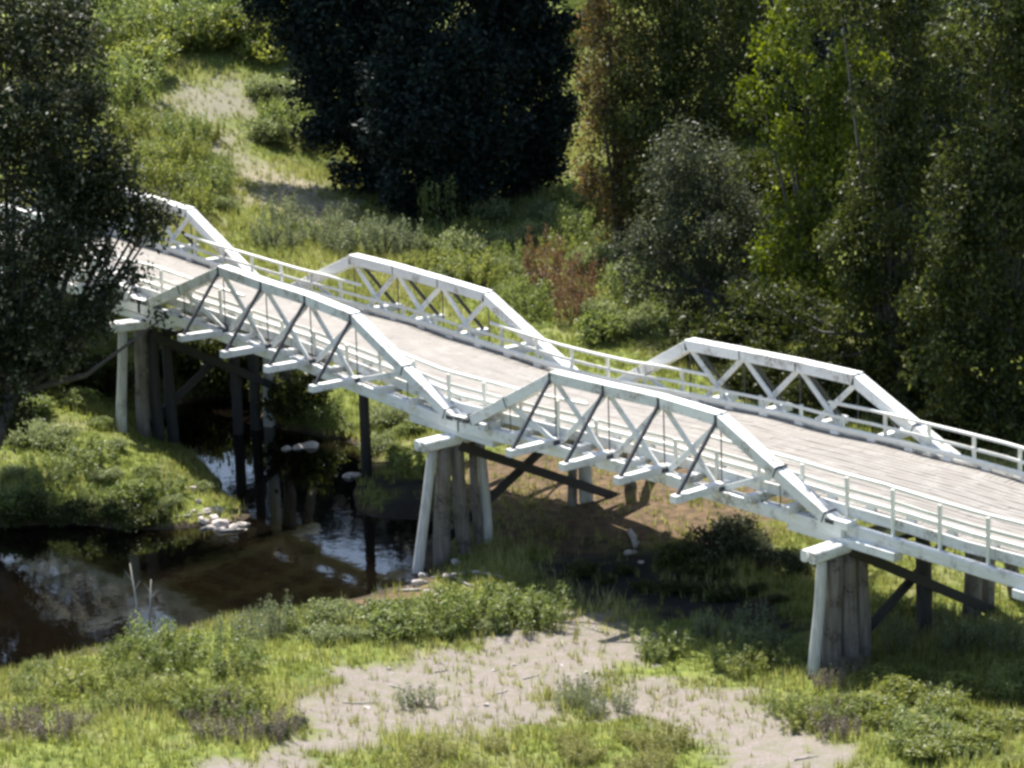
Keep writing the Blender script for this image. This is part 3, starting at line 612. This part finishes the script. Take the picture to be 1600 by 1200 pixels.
# rocks
m, nt, out = nodes('pale_stone'); pos = geo(nt)
p = N(nt, 'ShaderNodeBsdfPrincipled', Roughness=.85)
nt.links.new(mix(nt, ramp(nt, noise(nt, 6, 6, pos), [(.35, (0,)*3), (.65, (1,)*3)]), (.30, .25, .22), (.58, .52, .47)), p.inputs['Base Color'])
nt.links.new(bump(nt, noise(nt, 12, 5, pos), .6, .05), p.inputs['Normal']); nt.links.new(p.outputs[0], out.inputs[0]); ROCK = m
import bmesh
def rock_mesh(seed):
    r = random.Random(seed); bm = bmesh.new(); bmesh.ops.create_icosphere(bm, subdivisions=3, radius=1)
    ds = [(Vector((r.gauss(0, 1), r.gauss(0, 1), r.gauss(0, 1))).normalized(), r.uniform(.55, .85)) for _ in range(9)]
    for v in bm.verts:
        n = v.co.normalized(); q = 1
        for d, l in ds:
            c = n.dot(d)
            if c > 0 and q*c > l: q = l/c
        v.co = n*q*(1+.03*math.sin(9*n.x+seed)+.03*math.sin(11*n.y)); v.co.z *= .7
    me = bpy.data.meshes.new('rock'); bm.to_mesh(me); bm.free(); me.materials.append(ROCK); return me
RM = [rock_mesh(s) for s in range(4)]
def rocks(pts, label, group, lo=.15, hi=.4):
    for (x, y) in pts:
        b, _ = gp(x, y); s = random.uniform(lo, hi)
        o = bpy.data.objects.new('rock', random.choice(RM)); col.objects.link(o)
        o.location = (b[0], b[1], max(b[2], WATER-.1)+s*.2); o.rotation_euler = (random.uniform(-.3, .3), random.uniform(-.3, .3), random.random()*6.28); o.scale = (s*random.uniform(.8, 1.5), s, s*random.uniform(.7, 1)); tag(o, label, 'rock', group)
rocks([(298,768),(310,785),(322,800),(335,812),(345,822),(355,815),(365,828),(372,838),(345,838),(330,830),(380,822),(318,815),(360,842),(385,838),(302,800),(340,800)], 'pinkish stone at the tip of the left bank beside the water', 'stones at the tip of the left bank', .14, .42)
rocks([(655,915),(668,925),(662,900),(700,905),(712,880),(745,895)], 'pale stone around the foot of the middle pier', 'stones at the middle pier foot', .14, .34)
rocks([(995,850),(1002,880),(985,865)], 'small pale stone in the shade behind the middle pier brace', 'stones in the shade beneath the right span', .12, .24)
rocks([(468,722),(485,716),(550,752),(450,728)], 'flat grey stone in the dark water beneath the left span', 'stones in the water beneath the left span', .25, .5)
rocks([(1268,1045),(1275,1052)], 'small white stone at the foot of the right pier', 'stones at the right pier foot', .14, .22)
rocks(scatter(560,1030,960,1140,26), 'small stone lying on the sandy patch', 'stones on the sandy patch', .04, .12)
# dead saplings standing at the water edge
for (x0, y0, x1, y1, lab) in [(219, 992, 203, 880, 'pale thin dead sapling standing in the dark water at the left'), (232, 985, 236, 905, 'shorter thin dead sapling beside the pale one at the left')]:
    b, _ = gp(x0, y0); b[2] = max(b[2], WATER-.2); dep = (b-CAM)@FWD; tp = atd(x1, y1, dep)
    e = empty('dead_sapling', tuple(b)); mb = MB(); q = tp-b
    mb.tube([(0, 0, -.3), q*.5+np.array([.04, 0, 0]), q], [.05, .04, .015], 7); mb.build('stem', M['deadwood'], e, True)
    mb = MB(); mb.tube([q*.6, q*.72+np.array([.2, .2, .1])], [.018, .006], 5); mb.tube([q*.75, q*.85+np.array([-.15, -.2, .15])], [.015, .005], 5); mb.build('branch', M['deadwood'], e)
    tag(e, lab, 'sapling')
def stick(px, py, l, r0, label, group, mat='deadwood'):
    b, _ = gp(px, py); a = random.random()*6.28; d = np.array([math.cos(a), math.sin(a), 0])*l/2; q = np.array([-d[1], d[0], 0])*random.uniform(-.3, .3)
    P = [b-d, b+q*.5, b+d]; P = [np.array([p_[0], p_[1], max(gz(p_[0], p_[1]), WATER)+r0*.8]) for p_ in P]
    mb = MB(); mb.tube(P, [r0, r0*.85, r0*.4], 7, .06); mb.tube([P[1], P[1]+q*.6+d*.35+np.array([0, 0, .12*l])], [r0*.45, r0*.15], 5)
    tag(mb.build('driftwood', M[mat], None, True), label, 'driftwood', group)
for (x, y) in [(690,928),(725,912),(700,900),(640,925),(760,900)]: stick(x, y, random.uniform(.9, 2.0), .06, 'driftwood stick washed up at the foot of the middle pier', 'driftwood at the middle pier')
for (x, y) in [(560,1100),(690,1050),(780,1085),(880,1010),(930,985),(1190,1150),(1260,1185),(620,1075),(830,1060)]: stick(x, y, random.uniform(.4, 1.3), .03, 'thin grey stick lying on the sandy patch', 'sticks on the sandy patch')
for (x, y) in [(330,825),(300,805),(365,845)]: stick(x, y, random.uniform(1, 1.8), .06, 'driftwood branch among the stones at the tip of the left bank', 'driftwood on the left bank tip')
# bleached log lying under the raking pile
b, _ = gp(990, 845); mb = MB(); mb.tube([(b[0]-.8, b[1]+.5, b[2]+.1), (b[0], b[1], b[2]+.14), (b[0]+.8, b[1]-.6, b[2]+.1)], [.12, .14, .1], 9, .06)
tag(mb.build('log', M['deadwood'], None, True), 'short bleached log on the shaded ground beneath the right span', 'log')

# ------------------------------------------------------------------ light
SUN_EL, sd = math.radians(57), np.array([-.93, .34])
sd = sd/np.linalg.norm(sd); sv = Vector((sd[0]*math.cos(SUN_EL), sd[1]*math.cos(SUN_EL), math.sin(SUN_EL)))
ld = bpy.data.lights.new('sun', 'SUN'); ld.energy = 5.0; ld.angle = math.radians(.5); ld.color = (1, .965, .90)
lo = bpy.data.objects.new('sun', ld); col.objects.link(lo); lo.rotation_euler = sv.to_track_quat('Z', 'Y').to_euler()
w = bpy.data.worlds.new('World'); scene.world = w; w.use_nodes = True; nt = w.node_tree
bg = nt.nodes['Background']; sk = nt.nodes.new('ShaderNodeTexSky'); sk.sky_type = 'NISHITA'; sk.sun_disc = False
sk.sun_elevation = SUN_EL; sk.sun_rotation = math.atan2(sd[0], sd[1]); bg.inputs[1].default_value = .11
nt.links.new(sk.outputs[0], bg.inputs[0])
scene.view_settings.view_transform = 'Standard'; scene.view_settings.look = 'None'; scene.view_settings.exposure = 1.06; scene.view_settings.gamma = 1
scene.render.engine = 'CYCLES'; scene.cycles.filter_width = 3.0
scene.cycles.max_bounces = 6; scene.cycles.transparent_max_bounces = 4
